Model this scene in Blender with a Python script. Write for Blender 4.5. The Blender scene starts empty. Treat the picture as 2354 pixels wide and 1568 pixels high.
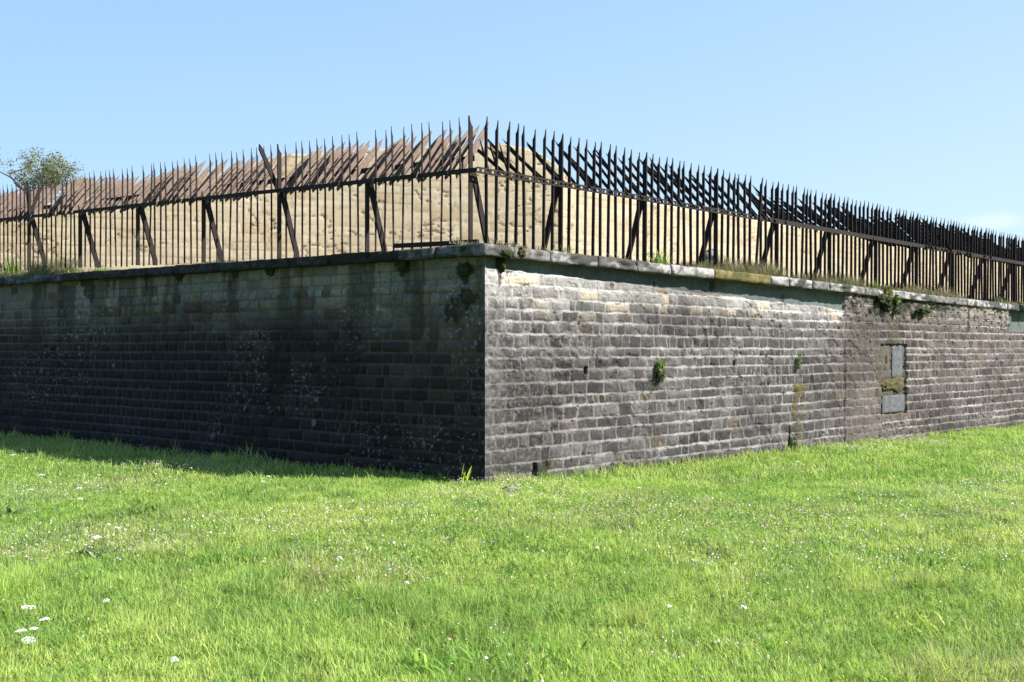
import bpy, bmesh, math, random
import numpy as np
from mathutils import Vector, Matrix, noise as mn

R = random.Random(7)
NR = np.random.default_rng(11)
scene = bpy.context.scene
COL = scene.collection

# ------------------------------------------------------------------ basics
EYE = 1.65
F = 2400.0                     # focal length in units of a 2353 px wide picture
HZ = 800.0
CX = 1176.5
A = Vector((-.783, .621, 0)).normalized()    # shaded wall runs left and away
B = Vector((.711, .704, 0)).normalized()     # sunlit wall runs right and away
NA = Vector((-A.y, A.x, 0)) * 1.0            # outward normals (towards the moat)
if NA.y > 0: NA = -NA
NB = Vector((B.y, -B.x, 0))
P0 = Vector((-.336, 13.0, 0))                # foot of the corner
FP = Vector((-.46, 13.5, 0))                 # foot of the fence corner

def link(o, parent=None):
    COL.objects.link(o)
    if parent is not None: o.parent = parent
    return o

def tag(o, label=None, cat=None, group=None, kind=None):
    if label: o['label'] = label
    if cat: o['category'] = cat
    if group: o['group'] = group
    if kind: o['kind'] = kind
    return o

def empty(name, loc=(0, 0, 0), rz=0.0):
    o = bpy.data.objects.new(name, None)
    o.location = loc; o.rotation_euler = (0, 0, rz)
    o.empty_display_size = .2
    return link(o)

def line_t(px, P, D):
    """distance along a line P + D t at picture column px"""
    r = (px - CX) / F
    return (r * P.y - P.x) / (D.x - r * D.y)

def z_at(py, Y): return EYE + (HZ - py) / F * Y

def mesh_np(name, co, faces, mats, parent=None, cols=None, smooth=True, matidx=None):
    """co (n,3); faces (m,4) or (m,3) int arrays or a list of several such arrays"""
    if not isinstance(faces, list): faces = [faces]
    me = bpy.data.meshes.new(name)
    nf = sum(len(f) for f in faces)
    nl = sum(f.size for f in faces)
    me.vertices.add(len(co)); me.loops.add(nl); me.polygons.add(nf)
    me.vertices.foreach_set('co', np.ascontiguousarray(co, dtype=np.float32).ravel())
    me.loops.foreach_set('vertex_index', np.concatenate([f.ravel() for f in faces]).astype(np.int32))
    tot = np.concatenate([np.full(len(f), f.shape[1], dtype=np.int32) for f in faces])
    start = np.concatenate([[0], np.cumsum(tot)[:-1]]).astype(np.int32)
    me.polygons.foreach_set('loop_start', start)
    me.polygons.foreach_set('loop_total', tot)
    if smooth: me.polygons.foreach_set('use_smooth', np.ones(nf, dtype=bool))
    me.update(calc_edges=True)
    if cols is not None:
        at = me.color_attributes.new('tint', 'FLOAT_COLOR', 'POINT')
        c4 = np.ones((len(co), 4), dtype=np.float32); c4[:, :3] = cols
        at.data.foreach_set('color', c4.ravel())
    for m in (mats if isinstance(mats, (list, tuple)) else [mats]): me.materials.append(m)
    if matidx is not None: me.polygons.foreach_set('material_index', matidx.astype(np.int32))
    me.validate()
    o = bpy.data.objects.new(name, me)
    return link(o, parent)

def py_mesh(name, verts, faces, mat, parent=None, smooth=False):
    me = bpy.data.meshes.new(name)
    me.from_pydata([tuple(v) for v in verts], [], faces)
    me.materials.append(mat)
    if smooth:
        for p in me.polygons: p.use_smooth = True
    me.update()
    o = bpy.data.objects.new(name, me)
    return link(o, parent)

# ---- numpy value noise
def _h(ix, iy, s):
    n = (ix.astype(np.int64) * 374761393 + iy.astype(np.int64) * 668265263 + s * 974634777) & 0xffffffff
    n = ((n ^ (n >> 13)) * 1274126177) & 0xffffffff
    n = (n ^ (n >> 16))
    n = (n * 2246822519) & 0xffffffff
    n = n ^ (n >> 15)
    return n.astype(np.float64) / 4294967295.0
def vn(x, y, s=0):
    ix = np.floor(x); iy = np.floor(y); fx = x - ix; fy = y - iy
    fx = fx * fx * (3 - 2 * fx); fy = fy * fy * (3 - 2 * fy)
    a = _h(ix, iy, s); b = _h(ix + 1, iy, s); c = _h(ix, iy + 1, s); d = _h(ix + 1, iy + 1, s)
    return (a * (1 - fx) + b * fx) * (1 - fy) + (c * (1 - fx) + d * fx) * fy
def fbm(x, y, s=0, o=4):
    v = 0; a = .5; t = 0
    for k in range(o):
        v = v + a * vn(x * 2 ** k + 17.3 * k, y * 2 ** k - 9.1 * k, s + k); t += a; a *= .5
    return v / t
def sstep(a, b, x):
    t = np.clip((x - a) / (b - a), 0, 1); return t * t * (3 - 2 * t)
def mixc(c, d, m):
    return c * (1 - m[..., None]) + np.asarray(d) * m[..., None]

# ------------------------------------------------------------------ materials
def new_mat(name):
    m = bpy.data.materials.new(name); m.use_nodes = True
    nt = m.node_tree; nt.nodes.clear()
    out = nt.nodes.new('ShaderNodeOutputMaterial')
    b = nt.nodes.new('ShaderNodeBsdfPrincipled')
    nt.links.new(b.outputs[0], out.inputs[0])
    b.inputs['Roughness'].default_value = .9
    b.inputs['Specular IOR Level'].default_value = .25
    return m, nt, b, out

def noise_node(nt, scale, detail=6, rough=.6, vec=None):
    n = nt.nodes.new('ShaderNodeTexNoise')
    n.inputs['Scale'].default_value = scale; n.inputs['Detail'].default_value = detail
    n.inputs['Roughness'].default_value = rough
    if vec is not None: nt.links.new(vec, n.inputs['Vector'])
    return n

def ramp(nt, src, stops):
    r = nt.nodes.new('ShaderNodeValToRGB')
    e = r.color_ramp.elements
    while len(e) < len(stops): e.new(.5)
    for el, (p, c) in zip(e, stops):
        el.position = p; el.color = (*c, 1) if len(c) == 3 else c
    nt.links.new(src, r.inputs[0]); return r

def mult(nt, a, b, fac=1.0, mode='MULTIPLY'):
    m = nt.nodes.new('ShaderNodeMix'); m.data_type = 'RGBA'; m.blend_type = mode
    m.inputs[0].default_value = fac
    nt.links.new(a, m.inputs[6]); nt.links.new(b, m.inputs[7])
    return m

def stone_mat(name, fine=60, bump=.5, dist=.012, amp=1.0):
    """colour comes from the stone-by-stone tint of the mesh, grain and bump from noise"""
    m, nt, b, out = new_mat(name)
    at = nt.nodes.new('ShaderNodeAttribute'); at.attribute_name = 'tint'
    tc = nt.nodes.new('ShaderNodeTexCoord')
    n1 = noise_node(nt, fine, 8, .7, tc.outputs['Object'])
    r1 = ramp(nt, n1.outputs[0], [(.3, (.45, .45, .46)), (.5, (1, 1, 1)), (.72, (1.6, 1.58, 1.55))])
    mm = mult(nt, at.outputs['Color'], r1.outputs[0], amp)
    n2 = noise_node(nt, 9, 8, .65, tc.outputs['Object'])
    r2 = ramp(nt, n2.outputs[0], [(.3, (.7, .68, .66)), (.6, (1.15, 1.15, 1.15))])
    m2 = mult(nt, mm.outputs[2], r2.outputs[0], .8 * amp)
    nt.links.new(m2.outputs[2], b.inputs['Base Color'])
    bp = nt.nodes.new('ShaderNodeBump'); bp.inputs['Strength'].default_value = bump
    bp.inputs['Distance'].default_value = dist
    n3 = noise_node(nt, 38, 10, .75, tc.outputs['Object'])
    nt.links.new(n3.outputs[0], bp.inputs['Height']); nt.links.new(bp.outputs[0], b.inputs['Normal'])
    return m

def plain_mat(name, stops, scale, bump=.4, dist=.01, rough=.9, fine=None, metallic=0):
    m, nt, b, out = new_mat(name)
    tc = nt.nodes.new('ShaderNodeTexCoord')
    n = noise_node(nt, scale, 9, .68, tc.outputs['Object'])
    r = ramp(nt, n.outputs[0], stops)
    last = r.outputs[0]
    if fine:
        nf = noise_node(nt, fine, 8, .7, tc.outputs['Object'])
        rf = ramp(nt, nf.outputs[0], [(.32, (.5, .5, .5)), (.5, (1, 1, 1)), (.7, (1.5, 1.5, 1.5))])
        last = mult(nt, last, rf.outputs[0]).outputs[2]
    nt.links.new(last, b.inputs['Base Color'])
    b.inputs['Roughness'].default_value = rough
    b.inputs['Metallic'].default_value = metallic
    bp = nt.nodes.new('ShaderNodeBump'); bp.inputs['Strength'].default_value = bump
    bp.inputs['Distance'].default_value = dist
    n3 = noise_node(nt, fine or scale * 4, 8, .7, tc.outputs['Object'])
    nt.links.new(n3.outputs[0], bp.inputs['Height']); nt.links.new(bp.outputs[0], b.inputs['Normal'])
    return m

def leaf_mat(name, trans=.45, rough=.55, gain=(1, 1, 1)):
    """foliage coloured by the tint of each blade or leaf, letting light through"""
    m, nt, b, out = new_mat(name)
    at = nt.nodes.new('ShaderNodeAttribute'); at.attribute_name = 'tint'
    nt.links.new(at.outputs['Color'], b.inputs['Base Color'])
    b.inputs['Roughness'].default_value = rough
    b.inputs['Specular IOR Level'].default_value = .3
    tr = nt.nodes.new('ShaderNodeBsdfTranslucent')
    rgb = nt.nodes.new('ShaderNodeRGB'); rgb.outputs[0].default_value = (*gain, 1)
    mc = mult(nt, at.outputs['Color'], rgb.outputs[0])
    nt.links.new(mc.outputs[2], tr.inputs[0])
    mx = nt.nodes.new('ShaderNodeMixShader'); mx.inputs[0].default_value = trans
    nt.links.new(b.outputs[0], mx.inputs[1]); nt.links.new(tr.outputs[0], mx.inputs[2])
    nt.links.new(mx.outputs[0], out.inputs[0])
    return m

M_STONE = stone_mat('masonry')
M_TAN = stone_mat('pale_limestone', fine=40, bump=.35, dist=.01, amp=.45)
M_GRASS = leaf_mat('grass_blades', .5, .5, (1.15, 1.15, .85))
M_DRY = leaf_mat('dry_grass', .3, .7, (1, 1, .8))
M_LEAF = leaf_mat('leaves', .35, .5, (1.1, 1.1, .6))
M_PETAL = leaf_mat('white_petals', .25, .6)
M_RUST = plain_mat('rusty_iron', [(.3, (.006, .0045, .004)), (.5, (.012, .008, .007)), (.7, (.026, .012, .009))], 9,
                   bump=.5, dist=.002, rough=.75, fine=90)
M_RUST_SUNLIT = plain_mat('sunlit_brown_iron', [(.3, (.105, .075, .060)), (.5, (.155, .112, .090)), (.7, (.21, .155, .125))], 7,
                    bump=.5, dist=.002, rough=.8, fine=80)  # lighter copy of the rusty iron, sunlight on the left spikes painted in
M_COPL = stone_mat('coping_stone', fine=45, bump=.8, dist=.012)
M_SLAB = plain_mat('grey_slab', [(.3, (.048, .050, .054)), (.6, (.105, .110, .118))], 9, .6, .006, fine=70)
M_SLABB = plain_mat('brown_slab', [(.3, (.05, .042, .036)), (.6, (.09, .076, .066))], 6, .5, .008, fine=60)
M_MOSS = plain_mat('moss', [(.3, (.006, .010, .003)), (.5, (.014, .022, .006)), (.7, (.05, .065, .014))], 30, .9, .01, fine=120)
M_MOSSY = plain_mat('ochre_moss', [(.3, (.028, .026, .010)), (.5, (.060, .052, .022)), (.7, (.12, .10, .04))], 14, .8, .01, fine=80)
M_EARTH = plain_mat('dry_earth', [(.3, (.045, .035, .02)), (.6, (.09, .07, .042))], 5, .8, .03, fine=30)
M_SOIL = plain_mat('soil_under_grass', [(.3, (.05, .085, .015)), (.5, (.09, .15, .025)), (.7, (.13, .20, .035))], 1.3, .8, .03, fine=30)
M_BARK = plain_mat('bark', [(.3, (.05, .035, .028)), (.6, (.12, .09, .075))], 12, .6, .01)
M_ROCK = plain_mat('pale_rubble', [(.3, (.08, .075, .075)), (.6, (.22, .21, .205))], 8, .8, .01, fine=50)

# ------------------------------------------------------------------ levels
def topB(t): return 2.94 - .0133 * t
def topA(t): return 2.94 + .008 * t
def gz(x, y):
    x = np.asarray(x, dtype=float); y = np.asarray(y, dtype=float)
    z = -.0165 * np.maximum(0, x) + .09 * (fbm(x * .35 + 40, y * .35 + 7, 5, 3) - .5)
    z = z + .035 * (fbm(x * 1.6, y * 1.6, 9, 3) - .5)
    return z - .065

# ------------------------------------------------------------------ stone walls
def masonry(us, vs, course_h, len_rng, seed, wob=.012, gap=.011, zbase=-.45):
    """returns stone height field, mortar mask, per-stone random numbers for a grid"""
    rng = np.random.default_rng(seed)
    U, V = np.meshgrid(us, vs, indexing='ij')
    Vw = V + wob * 2 * (fbm(U * .8, V * .6, seed + 1, 3) - .5) * 1.6 + .006 * (vn(U * 9, V * 9, seed + 2) - .5)
    Uw = U + .035 * (fbm(U * 3.5, V * 6, seed + 3, 3) - .5)
    edges = [zbase - .2]
    while edges[-1] < vs[-1] + .3: edges.append(edges[-1] + rng.uniform(*course_h))
    edges = np.array(edges)
    ci = np.clip(np.searchsorted(edges, Vw) - 1, 0, len(edges) - 2)
    dB = Vw - edges[ci]; dT = edges[ci + 1] - Vw
    dL = np.zeros_like(U); dR = np.zeros_like(U); sid = np.zeros(U.shape, dtype=np.int64)
    base = 0
    lo, hi = us[0] - 1, us[-1] + 1
    for c in range(len(edges) - 1):
        j = [lo + rng.uniform(0, .3)]
        ml = rng.choice([1.0, 1.0, 1.0, 1.25, 1.5])
        while j[-1] < hi:
            L = rng.uniform(*len_rng) * ml
            if rng.random() < .14: L *= .5
            if rng.random() < .1: L *= 1.7
            j.append(j[-1] + L)
        j = np.array(j)
        m = ci == c
        if m.any():
            # head joints lean a little
            lean = rng.uniform(-.12, .12, len(j))
            uu = Uw[m]
            k = np.clip(np.searchsorted(j, uu) - 1, 0, len(j) - 2)
            vv = dB[m]
            dL[m] = uu - j[k] - lean[k] * vv; dR[m] = j[k + 1] - uu + lean[k + 1] * vv
            sid[m] = base + k
        base += len(j) + 1
    dx = np.minimum(dL, dR); dy = np.minimum(dB, dT)
    r = .03
    qx = np.maximum(r - dx, 0); qy = np.maximum(r - dy, 0)
    e = np.where((qx > 0) & (qy > 0), r - np.sqrt(qx * qx + qy * qy), np.minimum(dx, dy))
    e = e + .016 * (fbm(U * 14, V * 16, seed + 5, 3) - .5)
    r1 = _h(sid, sid * 0 + 3, seed); r2 = _h(sid, sid * 0 + 5, seed); r3 = _h(sid, sid * 0 + 7, seed); r4 = _h(sid, sid * 0 + 11, seed)
    g = gap * (.55 + 1.1 * fbm(U * 1.1, V * 2.2, seed + 8, 3)) * np.where(dy < dx, 1.05, .85)
    stone = sstep(g - .004, g + .009, e)
    body = sstep(g, g + .035, e)
    global BED
    BED = (dy < dx).astype(float)
    return U, V, stone, body, (r1, r2, r3, r4), e

def grid_faces(nu, nv, flip=False):
    i = np.arange(nu - 1)[:, None] * nv + np.arange(nv - 1)[None, :]
    i = i.ravel()
    f = np.stack([i, i + nv, i + nv + 1, i + 1], 1)
    return f[:, ::-1].copy() if flip else f

def grow(lo, hi, s0, s1):
    out = [lo]
    while out[-1] < hi:
        q = max(0, min(1, out[-1] / hi)); out.append(out[-1] + s0 + (s1 - s0) * q)
    return np.array(out)

def box_blob(U, V, u0, u1, v0, v1, soft, jit=.0, seed=0):
    n = jit * (fbm(U * 9, V * 9, 77 + seed, 3) - .5) * 2 if jit else 0
    return sstep(-soft, soft, np.minimum(np.minimum(U - u0, u1 - U), np.minimum(V - v0, v1 - V)) + n)

def rblob(U, V, u, v, ru, rv, seed=0, rag=.9):
    d = np.sqrt(((U - u) / ru) ** 2 + ((V - v) / rv) ** 2) + rag * (fbm(U * 11, V * 11, 55 + seed, 4) - .5) * 2
    return 1 - sstep(.75, 1.05, d)

wall = empty('retaining_wall', (P0.x, P0.y, 0))
tag(wall, 'long low corner wall of dark coursed stone with a coping, rising from the grass below the iron fence', 'stone wall')

def place(U, H, V, D, N):
    co = np.empty(U.shape + (3,))
    co[..., 0] = D.x * U + N.x * H; co[..., 1] = D.y * U + N.y * H; co[..., 2] = V
    return co.reshape(-1, 3)

def corner_jit(V): return .034 * (fbm(V * 7 + 3, V * 0 + 1, 91, 4) - .5) * 2 + .004

# ---- sunlit face
us = grow(0, 27, .0088, .021); vs = np.arange(-.45, 2.93, .0108)
U, V, stone, body, (r1, r2, r3, r4), e = masonry(us, vs, (.125, .190), (.13, .37), 101, wob=.011, gap=.0100)
fn = fbm(U * 5, V * 7, 31, 5); fn2 = fbm(U * 22, V * 22, 33, 4); big = fbm(U * .5, V * .9, 35, 4)
top = topB(U)
pits = sstep(.66, .72, fbm(U * 7, V * 8, 37, 3))          # broken-out places
broken = sstep(.56, .66, fbm(U * 1.3, V * 1.8, 39, 4))
H = body * (.003 + .012 * r1) * (1 - .5 * broken) + .03 * (fn - .5) + .014 * (fn2 - .5)
H += stone * ((r2 - .5) * .03 * np.sin(U * 17 + r3 * 6)) + broken * .03 * (fbm(U * 12, V * 12, 41, 4) - .5) * 2
mort = 1 - stone
H += mort * .010 * (fbm(U * 30, V * 30, 43, 2))
H -= pits * .014
# colours (linear albedo)
c_dark = np.array([.098, .090, .094]); c_mid = np.array([.185, .168, .162]); c_red = np.array([.150, .118, .112])
c_cream = np.array([.46, .39, .29]); c_white = np.array([.50, .485, .47]); c_mort = np.array([.43, .405, .39])
C = mixc(np.broadcast_to(c_dark, U.shape + (3,)).copy(), c_mid, sstep(.15, .95, r3))
C = mixc(C, c_red, (r4 > .88) * .7)
C = mixc(C, [.20, .155, .11], ((r4 > .80) & (r4 <= .83)) * .8)
C = C * (.62 + .8 * big)[..., None] * (.72 + .56 * fn)[..., None] * (.8 + .4 * fn2)[..., None]
hi = sstep(2.05, 2.42, V + .25 * (fbm(U * 1.2, V * 2, 45, 3) - .5) + .15 * (r2 - .5))      # cleaner upper courses
lite = np.where((r1 > .62)[..., None], c_cream, c_white * .8)
lite = np.where((r2 > .93)[..., None], np.array([.30, .235, .20]), lite)
lite = np.where((r3 < .28)[..., None], np.array([.27, .25, .24]), lite)
C = C * (1 - hi[..., None]) + lite * hi[..., None]
mid = sstep(1.3, 2.3, V) * .28
C = mixc(C, c_mid * 1.25, mid * (1 - hi))
C = mixc(C, c_mort * .8, broken * .28 * sstep(.35, .6, fbm(U * 6, V * 7, 47, 4)))
smear = sstep(.50, .68, fbm(U * 2.5, V * 5.5, 49, 4)) * .6
mm = np.clip(mort + smear * (1 - body) + .35 * smear * sstep(.5, .65, fn2), 0, 1)
mfade = .60 + .40 * sstep(.3, .6, fbm(U * 1.1, V * 2.0, 51, 3))
C = C * (.62 + .5 * r1)[..., None]
cm = c_mort * (.82 + .50 * BED * sstep(.3, .5, fbm(U * 1.5, V * 3, 52, 3)))[..., None]
fm = np.clip(mm * mfade, 0, 1)[..., None]
C = C * (1 - fm) + cm * fm
# pale weathered strip beside the corner
cs = (1 - sstep(.16, .42, U + .22 * (fbm(U * 4, V * 4, 53, 4) - .5))) * (.62 - .3 * (1 - sstep(.2, 1.2, V)))
C = mixc(C, [.33, .315, .31], cs * (.35 + .65 * sstep(.4, .6, fbm(U * 14, V * 14, 57, 4))))
H = H * (1 - .5 * cs) + cs * .03 * (fbm(U * 15, V * 15, 59, 4) - .5)
wh = sstep(.60, .66, fbm(U * 24, V * 24, 61, 3)) * (1 - sstep(0, 2.5, U)) * .55
C = mixc(C, [.6, .58, .56], wh * .6)
# foot of the wall: dirt and moss
foot = (1 - sstep(-.1, .30, V - gz(0, 13) + .0165 * .7 * U + .12 * (fn - .5)))
C = mixc(C, [.10, .095, .075], foot * .55)
# projecting older length of wall with no pale band
t1 = line_t(1940, P0, B); t2 = line_t(2316, P0, B)
old = sstep(-.012, .012, U - t1 - .02 * (fn - .5)) * (1 - sstep(-.012, .012, U - t2))
rub = old * sstep(2.0, 2.3, V + .35 * (fbm(U * .9, V, 63, 3) - .5))
H = H * (1 + .5 * rub) + old * .025 + rub * .05 * (fbm(U * 6, V * 8, 65, 4) - .5)
brn = sstep(8.0, 9.4, U)
C = mixc(C, C * np.array([1.05, .98, .95]), brn * .9)
C = mixc(C, [.235, .205, .185], rub * .75 * sstep(.3, .55, fbm(U * 7, V * 7, 67, 4)))
strip = box_blob(U, V, t1, t1 + 1.35, -.5, 2.4, .05, .12, 3)
C = mixc(C, [.20, .165, .145], strip * .55)
dark_m = old * rblob(U, V, t1 + 2.1, 2.62, 1.7, .33, 2, 1.1)
C = mixc(C, [.028, .034, .014], dark_m * .85)
C = mixc(C, [.03, .03, .03], (1 - sstep(.0, .035, np.abs(U - t1))) * .2)  # joint at the step, shadow of its side painted as a dark line
# rendered smooth band under the coping, its shadow partly put into the colour
bw = .13 + .020 * U
band = (1 - old) * sstep(-.006, .006, V - (top - .15 - bw) + .028 * (fbm(U * 3, V * 0, 69, 4) - .5) * 2)
H = H * (1 - band) + band * (-.035)
bc = np.broadcast_to(np.array([.20, .235, .235]), U.shape + (3,)) * (.7 + .6 * fbm(U * 2, V * 3, 71, 4))[..., None]
jl = np.abs(((U + 3) / .62) % 1 - .5) * .62
bc = mixc(bc, [.34, .36, .35], (jl < .007) * (vn(np.floor((U + 3) / .62), U * 0, 73) > .45) * .7)
C = C * (1 - band[..., None]) + bc * band[..., None]
# moss
def wallpt(px, py, side='B'):
    D = B if side == 'B' else A
    t = line_t(px, P0, D); Y = P0.y + D.y * t
    return t, z_at(py, Y)
green = []
for px, py, ru, rv, col, am in [
    (1155, 608, .07, .13, (.03, .035, .012), .95), (1147, 640, .03, .12, (.05, .05, .03), .8), (1405, 655, .05, .10, (.08, .07, .05), .7),
    (1640, 660, .07, .10, (.03, .035, .02), .8), (1652, 742, .05, .09, (.03, .03, .02), .9), (1802, 690, .05, .08, (.03, .03, .02), .7),
    (1835, 895, .16, .12, (.19, .15, .03), .9), (1826, 925, .13, .34, (.15, .12, .035), .75), (1848, 945, .16, .16, (.13, .11, .05), .5), (1836, 985, .15, .22, (.15, .13, .06), .6), (1814, 1015, .05, .28, (.05, .06, .02), .8),
    (2050, 770, .35, .30, (.17, .15, .075), .5), (2018, 860, .12, .70, (.16, .14, .07), .6), (2222, 735, .05, .30, (.02, .04, .015), .9),
    (2345, 740, .10, .25, (.15, .15, .05), .8), (2250, 815, .20, .35, (.26, .18, .12), .5), (1250, 1070, .08, .13, (.09, .085, .035), .8),
    (2030, 690, .16, .28, (.06, .065, .02), .9), (1500, 880, .18, .12, (.05, .055, .035), .7), (2160, 705, .5, .16, (.025, .03, .015), .9)]:
    t, z = wallpt(px, py)
    b = rblob(U, V, t, z, ru, rv, int(px), 1.0) * am
    C = mixc(C, col, b); H = H + b * .014
# weep slots and cracks
for px, py, w, h in [(1229, 1087, .035, .13), (1436, 1075, .022, .06), (1345, 852, .030, .045), (1686, 840, .018, .07), (1610, 1052, .014, .05), (1813, 1015, .020, .28),
                     (1508, 655, .012, .04), (1944, 1030, .02, .10), (2080, 1030, .01, .05)]:
    t, z = wallpt(px, py)
    q = box_blob(U, V, t - w, t + w, z - h, z + h, .006, .012, int(px))
    H -= q * .16; C = mixc(C, [.025, .022, .02], q * .9)
# niche
nt0, nz1 = wallpt(2022, 792); nt1, nz0 = wallpt(2080, 945)
nt0 -= .02
q = box_blob(U, V, nt0, nt1, nz0 - .04, nz1, .012, .03, 9)
H = H - q * .05; C = mixc(C, [.15, .125, .085], q * .85)
C = C * np.array([.315, .318, .322]) * (.86 + .5 * sstep(.35, .65, fbm(U * .45, V * .8, 44, 3)))[..., None] * (1 + 1.15 * hi * (1 - band) * (1 - .8 * old))[..., None]
# long straight top line of each course, pale bed joints
fade = sstep(0, .10, U)
J = corner_jit(V)
H = H * fade + J * (1 - fade)
Z = np.minimum(V, top - .04)
Hs = H
co = place(U - J * (1 - fade) * 1.0 * 0 - .0, H, Z, B, NB)
co[:, 0] -= (B.x * (1 - fade) * J).ravel(); co[:, 1] -= (B.y * (1 - fade) * J).ravel()
o = mesh_np('masonry', co, grid_faces(len(us), len(vs)), M_STONE, wall, C.reshape(-1, 3))
o['label'] = 'sunlit grey stone face with pale mortar joints'
def hB(t, z):
    i = min(len(us) - 1, np.searchsorted(us, t)); j = min(len(vs) - 1, np.searchsorted(vs, z)); return float(Hs[i, j])

# ---- shaded face, part of its shade put into the stone tint
usA = grow(0, 20, .0125, .021); vsA = np.arange(-.45, 3.10, .0135)
U, V, stone, body, (r1, r2, r3, r4), e = masonry(usA, vsA, (.138, .178), (.13, .32), 202, wob=.008, gap=.010)
fn = fbm(U * 5, V * 7, 231, 5); fn2 = fbm(U * 22, V * 22, 233, 4); big = fbm(U * .5, V * .9, 235, 4)
top = topA(U)
H = body * (.012 + .02 * r1) + .03 * (fn - .5) + .012 * (fn2 - .5)
mort = 1 - stone
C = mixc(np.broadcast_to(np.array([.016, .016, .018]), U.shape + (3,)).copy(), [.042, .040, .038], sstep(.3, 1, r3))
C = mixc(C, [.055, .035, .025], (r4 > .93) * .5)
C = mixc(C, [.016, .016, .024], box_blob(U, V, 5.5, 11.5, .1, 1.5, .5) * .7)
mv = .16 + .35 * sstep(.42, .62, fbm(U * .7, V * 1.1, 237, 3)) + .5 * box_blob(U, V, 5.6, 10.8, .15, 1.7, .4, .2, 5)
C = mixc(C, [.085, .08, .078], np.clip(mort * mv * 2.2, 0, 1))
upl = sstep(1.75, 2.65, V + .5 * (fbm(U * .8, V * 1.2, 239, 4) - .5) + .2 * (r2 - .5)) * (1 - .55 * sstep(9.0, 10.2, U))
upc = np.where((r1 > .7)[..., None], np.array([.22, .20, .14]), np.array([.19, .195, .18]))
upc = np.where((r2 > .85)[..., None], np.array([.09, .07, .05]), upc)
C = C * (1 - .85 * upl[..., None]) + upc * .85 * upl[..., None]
midl = (1 - sstep(.2, 1.6, np.abs(U - .9))) * sstep(.6, 1.8, V) * .5
C = mixc(C, np.where((r3 > .6)[..., None], np.array([.11, .105, .075]), np.array([.05, .048, .042])), midl)
C = mixc(C, [.035, .033, .028], np.clip(mort * upl * .75, 0, 1))
C = C * (.6 + .85 * big)[..., None]
sp = sstep(.69, .75, fbm(U * 26, V * 30, 241, 3)) * sstep(.45, .75, vn(U * .9, V * .9, 243))
C = mixc(C, [.30, .32, .33], sp * .8)
streak = sstep(.50, .66, fbm(U * 3.4, V * .30, 245, 4)) * sstep(1.0, 2.6, V - .5 * (vn(U * 5, V * 0, 246) - .5))
C = mixc(C, [.022, .024, .014], streak * .75)
bandA = sstep(-.01, .01, V - (top - .15 - .30 - .04 * np.floor(vn(U * .5, U * 0, 247) * 3)))
C = mixc(C, C * .4 + np.array([.10, .105, .085]) * .6, bandA * (1 - streak) * (1 - sstep(8.9, 9.3, U)) * .9)
H = H * (1 - bandA * .8) - .02 * bandA
C = mixc(C, [.10, .12, .025], sstep(-.10, -.02, V - (top - .15)) * sstep(.45, .6, vn(U * 1.2, V * 0, 249)) * .8)
for px, py, ru, rv in [(926, 610, .09, .15), (1068, 627, .16, .12), (1075, 685, .20, .14), (622, 625, .10, .08), (412, 625, .10, .16), (540, 625, .10, .10),
                       (335, 640, .07, .2), (200, 650, .3, .3), (1045, 720, .18, .15), (640, 850, .3, .4)]:
    t, z = wallpt(px, py, 'A')
    C = mixc(C, [.014, .018, .008], rblob(U, V, t, z, ru, rv, int(px)) * .9)
for px, py, s in [(35, 860, .10), (65, 932, .06), (285, 885, .05), (282, 912, .04), (262, 840, .07), (730, 790, .05), (720, 970, .12), (200, 815, .05), (955, 1025, .05), (728, 920, .06), (1057, 935, .03)]:
    t, z = wallpt(px, py, 'A')
    C = mixc(C, [.30, .33, .35] if px != 955 else [.22, .2, .02], rblob(U, V, t, z, s * .4, s * .4, int(px), 1.1) * .7)
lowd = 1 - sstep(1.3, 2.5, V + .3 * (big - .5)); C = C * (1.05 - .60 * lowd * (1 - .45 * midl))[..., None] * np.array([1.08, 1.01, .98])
fade = sstep(0, .10, U); J = corner_jit(V)
H = H * fade + J * (1 - fade)
HsA = H
co = place(U, H, np.minimum(V, top - .04), A, NA)
co[:, 0] -= (A.x * (1 - fade) * J).ravel(); co[:, 1] -= (A.y * (1 - fade) * J).ravel()
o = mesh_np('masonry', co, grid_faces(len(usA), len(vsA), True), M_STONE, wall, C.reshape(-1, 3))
o['label'] = 'shaded blackened stone face, tinted darker for the shade, left of the corner'

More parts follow.
